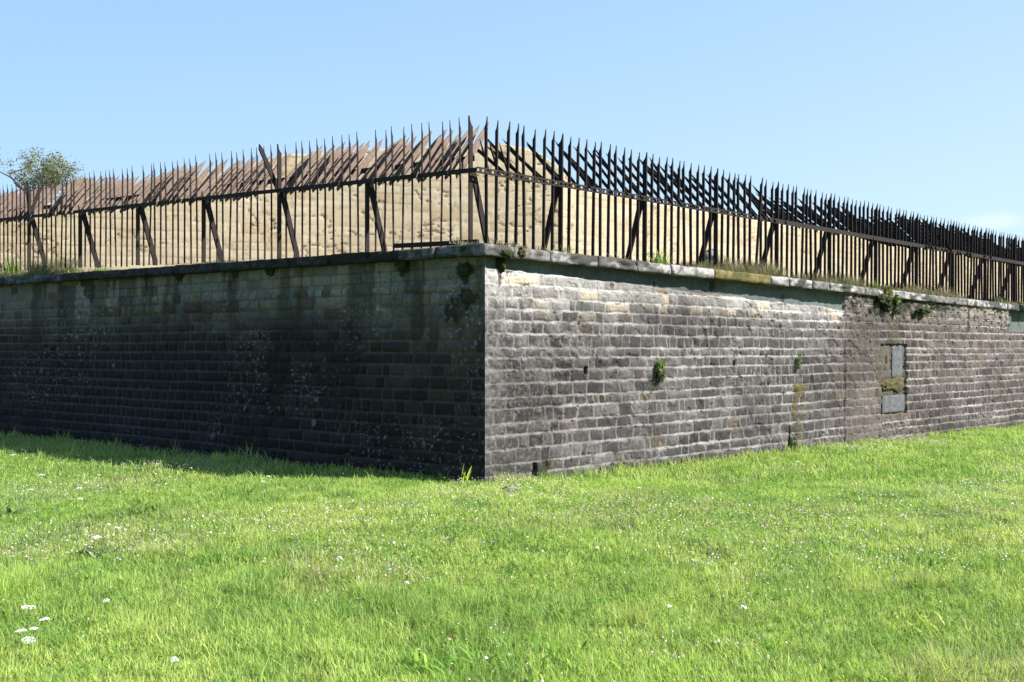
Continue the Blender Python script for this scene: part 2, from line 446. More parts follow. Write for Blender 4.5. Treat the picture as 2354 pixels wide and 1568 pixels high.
# the two corner edges meet on the same jittered line
# ---- coping stones, each its own part
def lump_box(name, D, N, t0, t1, proj, back, z0, z1, mat, parent, seed, tint, rough=.012, sag=0):
    """a weathered stone block: projecting proj in front of the face, back behind it"""
    L = t1 - t0
    nu = max(4, int(L / .035)); nn = 9; nz = 6
    bm = bmesh.new()
    bmesh.ops.create_cube(bm, size=1)
    bmesh.ops.subdivide_edges(bm, edges=[x for x in bm.edges if abs(x.verts[0].co.x - x.verts[1].co.x) > .5], cuts=nu)
    bmesh.ops.subdivide_edges(bm, edges=[x for x in bm.edges if abs(x.verts[0].co.y - x.verts[1].co.y) > .5], cuts=nn)
    bmesh.ops.subdivide_edges(bm, edges=[x for x in bm.edges if abs(x.verts[0].co.z - x.verts[1].co.z) > .5], cuts=nz)
    cols = []
    bm.verts.ensure_lookup_table()
    for v in bm.verts:
        x, y, z = v.co.x + .5, v.co.y + .5, v.co.z + .5
        t = t0 + x * L; n = -back + y * (back + proj); zz = z0(t) + z * (z1(t) - z0(t))
        p = Vector((t, n * 1.0, zz))
        # rounded arrises
        ex = min(x, 1 - x) * L; ey = (1 - y) * (back + proj); ez = (1 - z) * (z1(t) - z0(t))
        rr = .03
        if ex < rr: n -= (rr - ex) ** 2 / rr * .5 if y > .5 else 0
        if ey < rr and z > .5: zz -= (rr - ey) ** 2 / rr * .35
        if ez < rr and y > .5: n -= (rr - ez) ** 2 / rr * .35
        d = mn.noise_vector(Vector((t * 6, n * 6, zz * 6 + seed))) * rough + mn.noise_vector(Vector((t * 22, n * 22, zz * 22 + seed))) * rough * .55
        chip = max(0, mn.noise(Vector((t * 3.3, seed, zz * 9))) - .18) * .09 if y > .6 else 0
        t2 = t + d.x * .3; n2 = n + d.y - chip; z2 = zz + d.z * .8 - sag
        v.co = Vector((D.x * t2 + N.x * n2, D.y * t2 + N.y * n2, z2))
        lich = 1.3 * mn.fractal(Vector((t * 9, n * 9, zz * 12 + seed * .3)), 1.0, 2.0, 5)
        lich2 = mn.fractal(Vector((t * 2 + 9, n * 3, zz * 3)), 1.0, 2.0, 4)
        c = Vector(tint[0])
        c = c.lerp(Vector(tint[1]), max(0, min(1, .5 + lich * 1.6)))
        if len(tint) > 2: c = c.lerp(Vector(tint[2]), max(0, min(1, (lich2 - .12) * 5)))
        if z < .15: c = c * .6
        cols.append((c.x, c.y, c.z))
    co = np.array([v.co[:] for v in bm.verts])
    for k, v in enumerate(bm.verts): v.index = k
    q = np.array([[v.index for v in f.verts] for f in bm.faces if len(f.verts) == 4])
    bm.free()
    # orientation
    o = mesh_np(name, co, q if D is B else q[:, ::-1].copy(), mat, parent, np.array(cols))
    return o

PALE = [(.10, .097, .098), (.30, .29, .285), (.045, .044, .04)]
GREY = [(.085, .078, .078), (.17, .158, .155), (.05, .05, .045)]
OCHR = [(.10, .080, .022), (.135, .115, .045), (.06, .06, .02)]
DARK = [(.014, .014, .014), (.034, .034, .033), (.012, .013, .008)]
DKPL = [(.035, .036, .036), (.10, .104, .106), (.018, .018, .012)]
RB = random.Random(3)
t = -.14; k = 0
tm0 = line_t(1622, P0, B); tm1 = line_t(1752, P0, B)
while t < 26:
    L = RB.uniform(.35, 1.05)
    if abs(t - tm0) < .02: L = tm1 - tm0
    elif t < tm0 < t + L + .3: L = tm0 - t
    tint = OCHR if abs(t - tm0) < .02 else RB.choice([PALE, PALE, GREY])
    pj = .145 + .007 * max(0, min(t, 9))
    if t1 - .3 < t < t2: pj = .10
    if t >= t2: pj = .26
    sk = RB.uniform(-.012, .012)
    lump_box('coping_stone', B, NB, t + .004, t + L - .004, pj + RB.uniform(-.008, .008), .33,
             (lambda q: topB(q) - .15), (lambda q, sk=sk: topB(q) + sk * .5), M_COPL, wall, k * 3.7, tint)
    t += L; k += 1
t = .03
while t < 19:
    L = RB.uniform(.5, .95)
    tint = RB.choice([DARK, DARK, DARK, DKPL])
    if t < .6: tint = DKPL
    sk = RB.uniform(-.01, .01)
    lump_box('coping_stone', A, NA, t + .004, t + L - .004, .12 + RB.uniform(-.01, .01), .33,
             (lambda q: topA(q) - .145), (lambda q, sk=sk: topA(q) + sk), M_COPL, wall, 50 + k * 3.7, tint)
    t += L; k += 1

# ---- slabs set in the niche
def slab(name, D, N, t0, t1, z0, z1, h0, h1, mat, parent, label=None, seed=0, ragtop=0):
    nu, nz = 14, 18
    V_ = []; Fc = []
    for i in range(nu + 1):
        for j in range(nz + 1):
            t = t0 + (t1 - t0) * i / nu; z = z0 + (z1 - z0) * j / nz
            if ragtop and j > nz - 3: z += mn.noise(Vector((t * 12, seed, 1))) * ragtop
            ed = min(i, nu - i, j, nz - j)
            h = h1 - (.012 if ed == 0 else 0) + mn.noise(Vector((t * 9, z * 9, seed))) * .008
            t += mn.noise(Vector((z * 5, seed + 4, i))) * .006 * (1 if i in (0, nu) else 0)
            V_.append((D.x * t + N.x * h, D.y * t + N.y * h, z))
    n = len(V_)
    for i in range(nu):
        for j in range(nz):
            a = i * (nz + 1) + j; Fc.append((a, a + nz + 1, a + nz + 2, a + 1))
    ring = [j for j in range(nz + 1)] + [i * (nz + 1) + nz for i in range(1, nu + 1)] + [nu * (nz + 1) + j for j in range(nz - 1, -1, -1)] + [i * (nz + 1) for i in range(nu - 1, 0, -1)]
    off = {}
    for r in ring:
        x, y, z = V_[r]; off[r] = len(V_); V_.append((x - N.x * (h1 - h0), y - N.y * (h1 - h0), z))
    for p, q in zip(ring, ring[1:] + ring[:1]): Fc.append((p, q, off[q], off[p]))
    o = py_mesh(name, V_, Fc, mat, parent)
    if label: o['label'] = label
    return o
nw = nt1 - nt0
slab('stone_slab', B, NB, nt0 + .12, nt1 - .05, nz0, nz0 + .34, -.10, .02, M_SLAB, wall, 'square blue-grey slab at the foot of the niche', 1)
slab('stone_slab', B, NB, nt0 + .55, nt1 - .12, nz0 + .70, nz1 - .03, -.10, .008, M_SLAB, wall, 'upright blue-grey slab', 2, .05)
slab('stone_slab', B, NB, nt0 + .07, nt0 + .47, nz0 + .68, nz1 - .01, -.10, -.012, M_SLABB, wall, 'upright brown slab', 3, .06)

def blob(name, loc, r, mat, parent, seed, sub=4, amp=.35, label=None):
    bm = bmesh.new(); bmesh.ops.create_icosphere(bm, subdivisions=sub, radius=1)
    for v in bm.verts:
        d = 1 + amp * mn.fractal(v.co * 1.8 + Vector((seed, 0, 0)), 1, 2, 4) + amp * .4 * mn.noise(v.co * 9 + Vector((seed, 0, 0)))
        v.co = Vector((v.co.x * r[0], v.co.y * r[1], v.co.z * r[2])) * d
    me = bpy.data.meshes.new(name); bm.to_mesh(me); bm.free(); me.materials.append(mat)
    for p in me.polygons: p.use_smooth = True
    o = bpy.data.objects.new(name, me); link(o, parent); o.location = loc
    if label: o['label'] = label
    return o
def on_face(px, py, side, h=0.0):
    D, N = (B, NB) if side == 'B' else (A, NA)
    t, z = wallpt(px, py, side)
    return Vector((D.x * t + N.x * h, D.y * t + N.y * h, z))
# moss cushions clinging under and on the coping
for px, py, s, r, m in [(1182, 581, 'B', (.07, .05, .06), M_MOSSY), (1150, 606, 'B', (.055, .05, .10), M_MOSS), (926, 600, 'A', (.09, .06, .13), M_MOSS),
                        (1068, 622, 'A', (.09, .04, .07), M_MOSS), (622, 622, 'A', (.09, .05, .07), M_MOSS), (412, 628, 'A', (.08, .05, .10), M_MOSS),
                        (1145, 585, 'B', (.10, .05, .05), M_MOSS), (2045, 885, 'B', (.40, .05, .13), M_MOSSY), (2062, 885, 'B', (.26, .05, .16), M_MOSSY), (2038, 825, 'B', (.05, .03, .10), M_MOSSY),
                        (2020, 690, 'B', (.22, .09, .10), M_MOSS), (2110, 715, 'B', (.25, .07, .07), M_MOSS)]:
    h = (.13 if py < 590 else .02) if px < 1900 else .13
    if px in (2045, 2062, 2038): h = -.02
    p = on_face(px, py, s, h)
    b = blob('moss_patch', p, r, m, wall, px * .1, 4, .45)
    b.rotation_euler = (0, 0, math.atan2(B.y, B.x) if s == 'B' else math.atan2(A.y, A.x))

# ------------------------------------------------------------------ pale wall behind the fence
inner = empty('limestone_wall', (0, 26, 3))
tag(inner, 'tall sunlit cream limestone wall standing behind the iron fence', 'stone wall')
D1 = Vector((.954, .3, 0)).normalized(); N1 = Vector((D1.y, -D1.x, 0))
Q0 = Vector((-1, 26, 0))
def tan_face(name, Q, D, N, u0, u1, du, zlo, topf, dz, seed, parent, label):
    uu = np.arange(u0, u1, du); z1 = 7.3; vv = np.arange(zlo, z1, dz)
    U, V, stone, body, (r1, r2, r3, r4), e = masonry(uu, vv, (.16, .24), (.30, .8), seed, gap=.010, zbase=zlo - .3)
    fn = fbm(U * 2.2, V * 3, seed + 31, 5)
    crack = 1 - sstep(0, .016, np.abs(fbm(U * 1.0, V * 2.6, seed + 33, 5) - .5))
    crack *= sstep(.45, .6, fbm(U * .8, V * .8, seed + 35, 3))
    H = body * .003 * (1 + r1) + .010 * (fn - .5) - crack * .035
    C = mixc(np.broadcast_to(np.array([.58, .47, .31]), U.shape + (3,)).copy(), [.66, .56, .40], r3)
    C = mixc(C, [.50, .37, .22], (r4 > .88) * .6)
    C = mixc(C, [.28, .21, .13], (1 - stone) * (.12 + .4 * sstep(.5, .6, vn(U * 1.3, V * 3, seed + 39))))
    C = mixc(C, [.10, .07, .045], crack * .8)
    pt = sstep(.74, .78, fbm(U * 5, V * 6, seed + 41, 3)); C = mixc(C, [.16, .12, .075], pt * .3); H -= pt * .004
    C = C * (.82 + .36 * fbm(U * .4, V * .6, seed + 37, 4))[..., None] * np.array([.60, .605, .60])
    tp = topf(U) + .07 * (fbm(U * 1.5, U * 0, seed + 43, 4) - .5)
    Z = np.minimum(V, tp); over = np.clip(V - tp, 0, None)
    H = H - over * .9        # the broken top leans back
    loc = inner.location
    co = np.stack([Q.x + D.x * U + N.x * H - loc.x, Q.y + D.y * U + N.y * H - loc.y, Z + over * .12 - loc.z], -1).reshape(-1, 3)
    o = mesh_np(name, co, grid_faces(len(uu), len(vv)), M_TAN, parent, C.reshape(-1, 3)); o['label'] = label
def t1f(px, py):
    s = line_t(px, Q0, D1); return s, z_at(py, Q0.y + D1.y * s)
prof = [t1f(*p) for p in [(-300, 500), (0, 485), (240, 445), (420, 412), (560, 386), (600, 372), (662, 356), (850, 344), (1075, 333), (1160, 331), (1200, 337), (1240, 352), (1292, 388)]]
ps, pz = np.array([p[0] for p in prof]), np.array([p[1] for p in prof])
sC = line_t(1292, Q0, D1)
tan_face('masonry', Q0, D1, N1, ps[0], sC + .01, .03, 2.5, lambda U: np.interp(U, ps, pz), .03, 301, inner, 'broken-topped face turned to the viewer')
QC = Q0 + D1 * sC
tan_face('masonry', QC, B, NB, 0, 40, .05, 2.0, lambda U: np.interp(U, [0, .5, 1.1, 40], [6.24, 5.95, 5.75, 5.55]), .04, 401, inner, 'lower face running off to the right')

# ------------------------------------------------------------------ terrace on top of the wall
def mitre(o):  # point on both inward offset lines
    # P0 + A*s - NA*o = P0 + B*u - NB*o
    m = Matrix(((A.x, -B.x), (A.y, -B.y))); r = Vector((NA.x - NB.x, NA.y - NB.y)) * o
    s, u = m.inverted() @ r
    return s, u
offs = [.22, .34, .5, .8, 1.4, 3, 8, 24]; dzs = [-.03, .0, .05, .08, .12, .15, .1, .1]
verts = []; faces = []
TL = [0, .5, 1, 2, 3, 4.5, 6, 8, 10, 12, 14, 17, 20]; TR = [0, .5, 1, 2, 3, 4.5, 6, 8, 10, 12, 15, 18, 22, 27, 50]
rows = []
for o_, dz in zip(offs, dzs):
    s, u = mitre(o_); row = []
    for q in reversed(TL[1:]):
        tt = max(s, 0) + q; p = P0 + A * (s + q) - NA * o_; row.append((p.x, p.y, topA(q) + dz))
    p = P0 + A * s - NA * o_; row.append((p.x, p.y, topA(0) + dz))
    for q in TR[1:]:
        p = P0 + B * (u + q) - NB * o_; row.append((p.x, p.y, topB(min(q, 27)) + dz))
    rows.append(row)
n = len(rows[0])
for r in rows: verts += r
for i in range(len(rows) - 1):
    for j in range(n - 1):
        a = i * n + j; faces.append((a, a + 1, a + n + 1, a + n))
terr = py_mesh('terrace_ground', verts, faces, M_EARTH, None, True)
tag(terr, kind='structure')

# ------------------------------------------------------------------ moat floor
def ground_sheet():
    xs = np.concatenate([[-300, -120, -60, -35], np.arange(-24, 30, .22), [36, 60, 120, 300]])
    ys = np.concatenate([[-200, -60, -20, -8], np.arange(-2, 34, .22), [40, 80, 160, 300]])
    X, Y = np.meshgrid(xs, ys, indexing='ij')
    Z = gz(X, Y); far = (np.abs(X) > 30) | (Y > 34) | (Y < -3)
    Z = np.where(far, -.25, Z)
    co = np.stack([X, Y, Z], -1).reshape(-1, 3)
    return mesh_np('ground', co, grid_faces(len(xs), len(ys)), M_SOIL)
g = ground_sheet(); tag(g, kind='structure')

# ------------------------------------------------------------------ blades
def blades(name, P, h, w, lean, azim, colr, mat, bend=.5, width_axis=None):
    """P (n,3) feet; each blade two quads and a tip"""
    n = len(P)
    d = np.stack([np.cos(azim), np.sin(azim), np.zeros(n)], 1)
    wa = azim + np.pi / 2 + NR.normal(0, .6, n)
    s = np.stack([np.cos(wa), np.sin(wa), np.zeros(n)], 1) * (w[:, None] * .5)
    up = np.array([0, 0, 1.0])
    def at(f, lf): return P + up * (h * f * (1 - .35 * lean * f))[:, None] + d * (h * lean * (f ** (1 + bend)) * lf)[:, None]
    p1 = at(.5, 1); p2 = at(1.0, 1)
    V_ = np.stack([P - s * .8, P + s * .8, p1 - s, p1 + s, p2], 1).reshape(-1, 3)
    b = np.arange(n)[:, None] * 5
    q = b + np.array([[0, 1, 3, 2]]); t = b + np.array([[2, 3, 4]])
    cc = np.repeat(colr[:, None, :], 5, 1)
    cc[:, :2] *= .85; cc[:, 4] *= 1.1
    return V_, q, t, cc.reshape(-1, 3)

def inside_wall(x, y):
    rx, ry = x - P0.x, y - P0.y
    ia = rx * NA.x + ry * NA.y; ib = rx * NB.x + ry * NB.y
    return (ia < -.02) & (ib < -.02)

def scatter(n_target, ylo, yhi, dens_pow, m=1.12, seed=1):
    """points in the wedge in front of the camera, with margin, area-uniform"""
    rng = np.random.default_rng(seed)
    y = np.sqrt(rng.uniform(ylo ** 2, yhi ** 2, n_target))
    x = rng.uniform(-1, 1, n_target) * (.49 * m * y + .8)
    ok = ~inside_wall(x, y)
    return x[ok], y[ok], rng

def grass_colour(x, y, rng):
    n = len(x)
    p1 = fbm(x * .55, y * .4, 501, 4); p2 = fbm(x * 2.2, y * 1.6, 503, 3); r = rng.random(n)
    c = np.tile(np.array([.325, .44, .105]), (n, 1))
    c = mixc(c, [.40, .475, .135], sstep(.36, .72, p1) * .8)            # yellower swathes
    c = mixc(c, [.15, .29, .06], sstep(.50, .66, p2) * .5)       # lush darker spots
    c = mixc(c, [.27, .385, .14], sstep(.2, 1.0, -x / 6) * sstep(.4, .7, fbm(x * .3, y * .3, 505, 3)) * .5)
    c = mixc(c, [.48, .45, .22], (r > .955).astype(float) * .8)     # straw
    c = mixc(c, [.38, .30, .22], sstep(.60, .70, fbm(x * .8, y * .8, 507, 4)) * (rng.random(n) > .72) * .8)
    p3 = fbm(x * .22 + 3, y * .30, 509, 4); c = c * (1.08 + .12 * sstep(.3, .7, p3))[:, None]
    p4 = fbm(x * 3.6, y * 2.4, 511, 3); c = mixc(c, c * .6, sstep(.62, .74, p4) * .5)
    return c * rng.uniform(.72, 1.25, n)[:, None]

Vs = []; Qs = []; Ts = []; Cs = []; base = 0
def add_set(S):
    global base
    V_, q, t, c = S
    Vs.append(V_); Qs.append(q + base); Ts.append(t + base); Cs.append(c); base += len(V_)
for (N_, y0, y1, hm, wm, sd) in [(280000, 3.6, 8.0, .068, .0042, 1), (270000, 8.0, 13.5, .062, .0060, 2), (230000, 13.5, 27, .072, .0090, 3)]:
    x, y, rng = scatter(N_, y0, y1, 1, seed=sd)
    if sd == 1:
        keep = rng.random(len(x)) < np.clip((8.6 - y) / 3.6, .55, 1); x, y = x[keep], y[keep]
    # gather towards tuft centres
    x += .02 * (vn(x * 30, y * 30, 601) - .5); n = len(x)
    hh = hm * rng.uniform(.45, 1.35, n) * (.66 + .7 * fbm(x * .9, y * .9, 603, 4)) * (1 + .9 * sstep(.62, .75, fbm(x * 2.6, y * 2.6, 604, 3))) * (.7 + .6 * vn(x * 9, y * 9, 605))
    rx, ry = x - P0.x, y - P0.y
    dwall = np.where(rx > 0, rx * NB.x + ry * NB.y, np.where(rx * NA.x + ry * NA.y > 0, rx * NA.x + ry * NA.y, 9))
    hh *= 1 + (1 - sstep(.0, .40, dwall)) * (.35 + 1.1 * vn(x * 2.3, y * 2.3, 611) ** 2)
    tall = rng.random(n) > .985; hh[tall] *= 1.7
    az = rng.uniform(0, 2 * np.pi, n) * 1.0 + fbm(x * .6, y * .6, 607, 3) * 3.5
    P = np.stack([x, y, gz(x, y) - .005], 1)
    add_set(blades('b', P, hh, wm * rng.uniform(.6, 1.4, n), rng.uniform(.1, 1.0, n), az, grass_colour(x, y, rng), M_GRASS))
# low broad leaves of clover and plantain between the blades
x, y, rng = scatter(90000, 3.6, 20, 1, seed=5)
keep = fbm(x * .9, y * .9, 609, 4) > .47; x, y = x[keep], y[keep]; n = len(x)
P = np.stack([x, y, gz(x, y) + rng.uniform(.015, .055, n)], 1)
az = rng.uniform(0, 2 * np.pi, n)
col = np.tile(np.array([.16, .32, .04]), (n, 1)) * rng.uniform(.65, 1.5, n)[:, None]
add_set(blades('c', P, rng.uniform(.015, .035, n), rng.uniform(.010, .022, n), rng.uniform(1.0, 2.2, n), az, col, M_GRASS, bend=.1))
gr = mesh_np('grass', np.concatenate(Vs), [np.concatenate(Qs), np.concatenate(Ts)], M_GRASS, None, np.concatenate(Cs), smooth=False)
tag(gr, 'bright green meadow grass covering the moat floor', 'grass', kind='stuff')

# tiny white clover and daisy heads
def florets(name, x, y, hgt, rad, colr, seed):
    rng = np.random.default_rng(seed); n = len(x)
    z = gz(x, y) + hgt
    ring = 6
    Vv = np.zeros((n, ring + 1, 3)); a0 = rng.uniform(0, 6, n)
    tilt = rng.normal(0, .35, (n, 2))
    for k in range(ring):
        a = a0 + k * 2 * np.pi / ring
        rr = rad * rng.uniform(.75, 1.2, n)
        Vv[:, k, 0] = x + np.cos(a) * rr; Vv[:, k, 1] = y + np.sin(a) * rr
        Vv[:, k, 2] = z + (np.cos(a) * tilt[:, 0] + np.sin(a) * tilt[:, 1]) * rr
    Vv[:, ring, 0] = x; Vv[:, ring, 1] = y; Vv[:, ring, 2] = z + rad * .75
    b = np.arange(n)[:, None] * (ring + 1)
    T = np.concatenate([b + np.array([[k, (k + 1) % ring, ring]]) for k in range(ring)])
    return Vv.reshape(-1, 3), T, np.repeat(colr, ring + 1, 0)
x, y, rng = scatter(60000, 4.0, 22, 1, seed=21)
dens = sstep(.53, .72, fbm(x * .55 + 11, y * .55, 701, 4)) + .10
for px, py, rr in [(850, 1245, .9), (1280, 1160, .8), (130, 1110, 1.2), (2050, 1190, 1.8), (1550, 1160, .9), (1620, 1460, .55), (2200, 1130, 1.4), (1750, 1230, 1.2), (830, 1180, 1.0), (900, 1300, .5)]:
    Yp = F * (EYE - .05) / (py - HZ); Xp = (px - CX) / F * Yp
    dens = dens + 1.0 * np.exp(-(((x - Xp) / rr) ** 2 + ((y - Yp) / (rr * .8)) ** 2))
keep = rng.random(len(x)) < (dens ** 1.5) * .85 * np.clip(y / 9, .45, 1.2)
x, y = x[keep], y[keep]; n = len(x)
colr = np.tile(np.array([.80, .76, .68]), (n, 1)) * rng.uniform(.5, 1.0, n)[:, None]
pk = rng.random(n) > .55; colr[pk] = np.array([.50, .33, .32]) * rng.uniform(.6, 1, pk.sum())[:, None]
yl = rng.random(n) > .93; colr[yl] = np.array([.42, .46, .66])
V1, T1, C1 = florets('f', x, y, rng.uniform(.06, .12, n), rng.uniform(.004, .0085, n) * np.where(rng.random(n) > .9, 1.6, 1), colr, 22)
fl = mesh_np('meadow_flowers', V1, T1, M_PETAL, None, C1, smooth=False)
tag(fl, 'countless tiny white and pink clover and daisy heads among the grass', 'flowers', kind='stuff')

# ------------------------------------------------------------------ single flowers
def stem_mesh(pts, r, nseg=5):
    vs_, fs = [], []
    for k, p in enumerate(pts):
        d = (Vector(pts[min(k + 1, len(pts) - 1)]) - Vector(pts[max(k - 1, 0)])).normalized()
        u = d.cross(Vector((0, 1, .3))).normalized(); v = d.cross(u)
        rr = r[k] if isinstance(r, (list, tuple)) else r
        for j in range(nseg):
            a = 2 * math.pi * j / nseg; vs_.append(Vector(p) + u * math.cos(a) * rr + v * math.sin(a) * rr)
    for k in range(len(pts) - 1):
        for j in range(nseg):
            a = k * nseg + j; b = k * nseg + (j + 1) % nseg; fs.append((a, b, b + nseg, a + nseg))
    return vs_, fs

def flower(px, py, hgt, rad, kind, label, group='white flowers standing above the grass'):
    Y = F * (EYE - hgt) / (py - HZ); X = (px - CX) / F * Y
    z0 = float(gz(X, Y)); rt = empty('wild_flower', (X, Y, z0), R.uniform(0, 6))
    tag(rt, label, 'flower', group)
    lean = R.uniform(-.25, .25)
    top_ = (lean * hgt * .0, 0, hgt)
    vs_, fs = stem_mesh([(-lean * hgt * .3, 0, 0), (-lean * hgt * .1, .004, hgt * .5), (0, 0, hgt)], .0017)
    s = py_mesh('stem', vs_, fs, M_STEM, rt)
    rng = np.random.default_rng(int(px * 7 + py)); n = 60 if kind == 'umbel' else 24
    rr = rad * np.sqrt(rng.random(n)) ; a = rng.uniform(0, 6.28, n)
    if kind == 'umbel':
        x = rr * np.cos(a); y = rr * np.sin(a); z = hgt + .25 * rad * (1 - (rr / rad) ** 2) + rng.normal(0, .002, n)
    else:
        ph = np.arccos(rng.uniform(-.2, 1, n)); x = rad * np.sin(ph) * np.cos(a); y = rad * np.sin(ph) * np.sin(a); z = hgt + rad * np.cos(ph) * .8
    g0 = z + x * rng.normal(0, .10) + y * rng.normal(0, .08)
    ring = 5; rs = rng.uniform(.003, .0058, n) * (1.25 if kind != 'umbel' else 1) * max(1, rad / .035)
    V_ = []; T = []
    for i in range(n):
        b = len(V_)
        for k in range(ring):
            q = 2 * math.pi * k / ring + i; V_.append((x[i] + rs[i] * math.cos(q), y[i] + rs[i] * math.sin(q), g0[i]))
        V_.append((x[i], y[i], g0[i] + rs[i] * .6))
        for k in range(ring): T.append((b + k, b + (k + 1) % ring, b + ring))
    V_ = np.array(V_); c = np.tile(np.array([.86, .85, .80]), (len(V_), 1)) * rng.uniform(.65, 1, len(V_))[:, None]
    mesh_np('flower_head', V_, np.array(T), M_PETAL, rt, c, smooth=False)
    return rt
M_STEM = plain_mat('green_stem', [(.3, (.06, .11, .02)), (.7, (.12, .18, .04))], 20, .2, .002)

FL = [(66, 1366, .20, .042, 'umbel', 'flat white flower head, topmost of the cluster in the bottom left corner of the meadow'),
      (103, 1392, .17, .030, 'umbel', 'small flat white flower just right of and below the topmost corner umbel'),
      (48, 1416, .16, .030, 'umbel', 'white flower head nearest the left edge in the corner cluster'),
      (66, 1434, .15, .038, 'umbel', 'widest and lowest white umbel of the cluster in the lower left'),
      (78, 1412, .15, .022, 'umbel', 'small white umbel hovering just over the widest lower left one'),
      (245, 1354, .16, .018, 'ball', 'lone small white blossom in the grass right of the corner cluster'),
      (222, 1217, .22, .040, 'umbel', 'thin wide white umbel above the dark leafy weed on the left'),
      (270, 1197, .16, .022, 'umbel', 'small pinkish white umbel above and right of the thin wide one'),
      (780, 1268, .12, .026, 'ball', 'biggest round white blossom in the middle of the meadow'),
      (935, 1318, .14, .016, 'ball', 'small white blossom below and right of the biggest round one'),
      (362, 1056, .22, .022, 'umbel', 'white flower against the dark wall shadow, the left one'),
      (617, 1081, .24, .026, 'umbel', 'upper white flower of the pair lit against the wall shadow'),
      (604, 1092, .20, .022, 'umbel', 'lower white flower of the pair lit against the wall shadow'),
      (30, 1037, .22, .035, 'umbel', 'white flower at the left edge where the wall shadow begins'),
      (95, 1080, .14, .040, 'umbel', 'pale umbel in the sunny grass on the far left'),
      (182, 1107, .12, .034, 'umbel', 'cream umbel in the sunny grass right of the pale one, far left'),
      (70, 1110, .12, .034, 'umbel', 'low white umbel closest below the pale far left one'),
      (185, 1130, .12, .034, 'umbel', 'white umbel under the cream one in the far left grass'),
      (1708, 1360, .15, .018, 'ball', 'bright white blossom right of centre in the lower meadow'),
      (1537, 1363, .15, .014, 'ball', 'small oval white blossom left of the bright lower right one'),
      (1833, 1040, .10, .030, 'umbel', 'lone white flower on the lawn under the mossy crack of the sunlit wall'),
      (2075, 1160, .10, .024, 'ball', 'white blossom alone on the pale grass at far right'),
      (400, 1488, .16, .020, 'ball', 'ragged white blossom near the bottom edge on the left'),
      (1468, 1105, .10, .024, 'umbel', 'small white flower in front of the foot of the sunlit wall')]
for f in FL: flower(*f)

# ------------------------------------------------------------------ leafy plants
def leaf_tuft(name, loc, n, hr, wr, lean, cols, mat, label, cat, group=None, seed=0, spread=.08, parts='leaves', curve=.6, wall_dir=None):
    rng = np.random.default_rng(seed)
    rt = tag(empty(name, loc), label, cat, group)
    V_ = []; Q = []; Cc = []
    for i in range(n):
        h = rng.uniform(*hr); w = rng.uniform(*wr); az = rng.uniform(0, 6.28); ln = rng.uniform(*lean)
        bx, by = rng.normal(0, spread, 2)
        wa = az + math.pi / 2
        c = np.array(cols[rng.integers(len(cols))]) * rng.uniform(.7, 1.25)
        b = len(V_); S = 6
        for k in range(S + 1):
            f = k / S; ww = w * .5 * (math.sin(math.pi * (.12 + .86 * f)) ** .7)
            px_ = bx + math.cos(az) * h * ln * f ** (1 + curve); py_ = by + math.sin(az) * h * ln * f ** (1 + curve)
            pz_ = h * (f - .3 * ln * f * f)
            if k == S: ww = .0004
            V_.append((px_ - math.cos(wa) * ww, py_ - math.sin(wa) * ww, pz_)); V_.append((px_ + math.cos(wa) * ww, py_ + math.sin(wa) * ww, pz_))
            Cc += [c, c]
        for k in range(S): a = b + 2 * k; Q.append((a, a + 1, a + 3, a + 2))
    mesh_np(parts, np.array(V_), np.array(Q), mat, rt, np.array(Cc), smooth=False)
    return rt
def gpt(px, py):
    Y = F * EYE / (py - HZ); X = (px - CX) / F * Y; Y = F * (EYE - float(gz(X, Y))) / (py - HZ); X = (px - CX) / F * Y
    return Vector((X, Y, float(gz(X, Y))))
GREENS = [(.15, .30, .03), (.23, .37, .04), (.10, .22, .03)]
YG = [(.32, .42, .06), (.38, .46, .09)]
DG = [(.02, .05, .012), (.04, .08, .02)]
DRYC = [(.34, .29, .18), (.27, .25, .13), (.40, .32, .21), (.16, .17, .08)]
p = gpt(1068, 1118); p.z -= .01
leaf_tuft('broad_leaved_weed', p, 7, (.16, .34), (.030, .05), (.1, .55), YG, M_LEAF, 'tall yellow-green strap-leaved weed at the dark foot of the wall corner', 'weed', seed=4, spread=.03)
p = gpt(1092, 1120)
leaf_tuft('broad_leaved_weed', p, 12, (.08, .16), (.03, .045), (.5, 1.2), GREENS, M_LEAF, 'low leafy weed between the strap-leaved weed and the wall corner', 'weed', seed=5, spread=.05)
p = gpt(215, 1285)
leaf_tuft('broad_leaved_weed', p, 22, (.05, .11), (.02, .04), (.6, 1.5), DG, M_LEAF, 'dark green leafy weed beneath the thin wide white umbel', 'weed', seed=6, spread=.07)
for k, (px, py, lb, cc) in enumerate([(2150, 1300, 'clump of dark green leaves in the lawn at far right', GREENS), (1000, 1540, 'broad-leaved clump at the bottom edge near the middle', GREENS),
                      (2120, 1440, 'yellowish leafy clump in the lower right lawn', YG), (1270, 1530, 'leafy clump on the bottom edge right of the middle', GREENS),
                      (330, 1180, 'shaggy darker grass tussock in the left part of the lawn', DG + GREENS), (40, 1185, 'blue-green leafy tuft at the left edge of the lawn', [(.10, .17, .07)])]):
    p = gpt(px, py)
    leaf_tuft('leafy_clump', p, 40, (.05, .13), (.010, .026), (.3, 1.3), cc, M_LEAF, lb, 'weed', seed=30 + k, spread=.12)
# rubble stones at the corner
for px, py, r, lb in [(1163, 1112, (.055, .04, .025), 'small pale stone in the grass right of the wall corner, the nearer to the wall'),
                      (1172, 1130, (.09, .05, .03), 'flat pale stone in the grass in front of the wall corner')]:
    p = gpt(px, py); o = blob('rock', p + Vector((0, 0, .035)), r, M_ROCK, None, px * .3, 4, .35); tag(o, lb, 'stone')
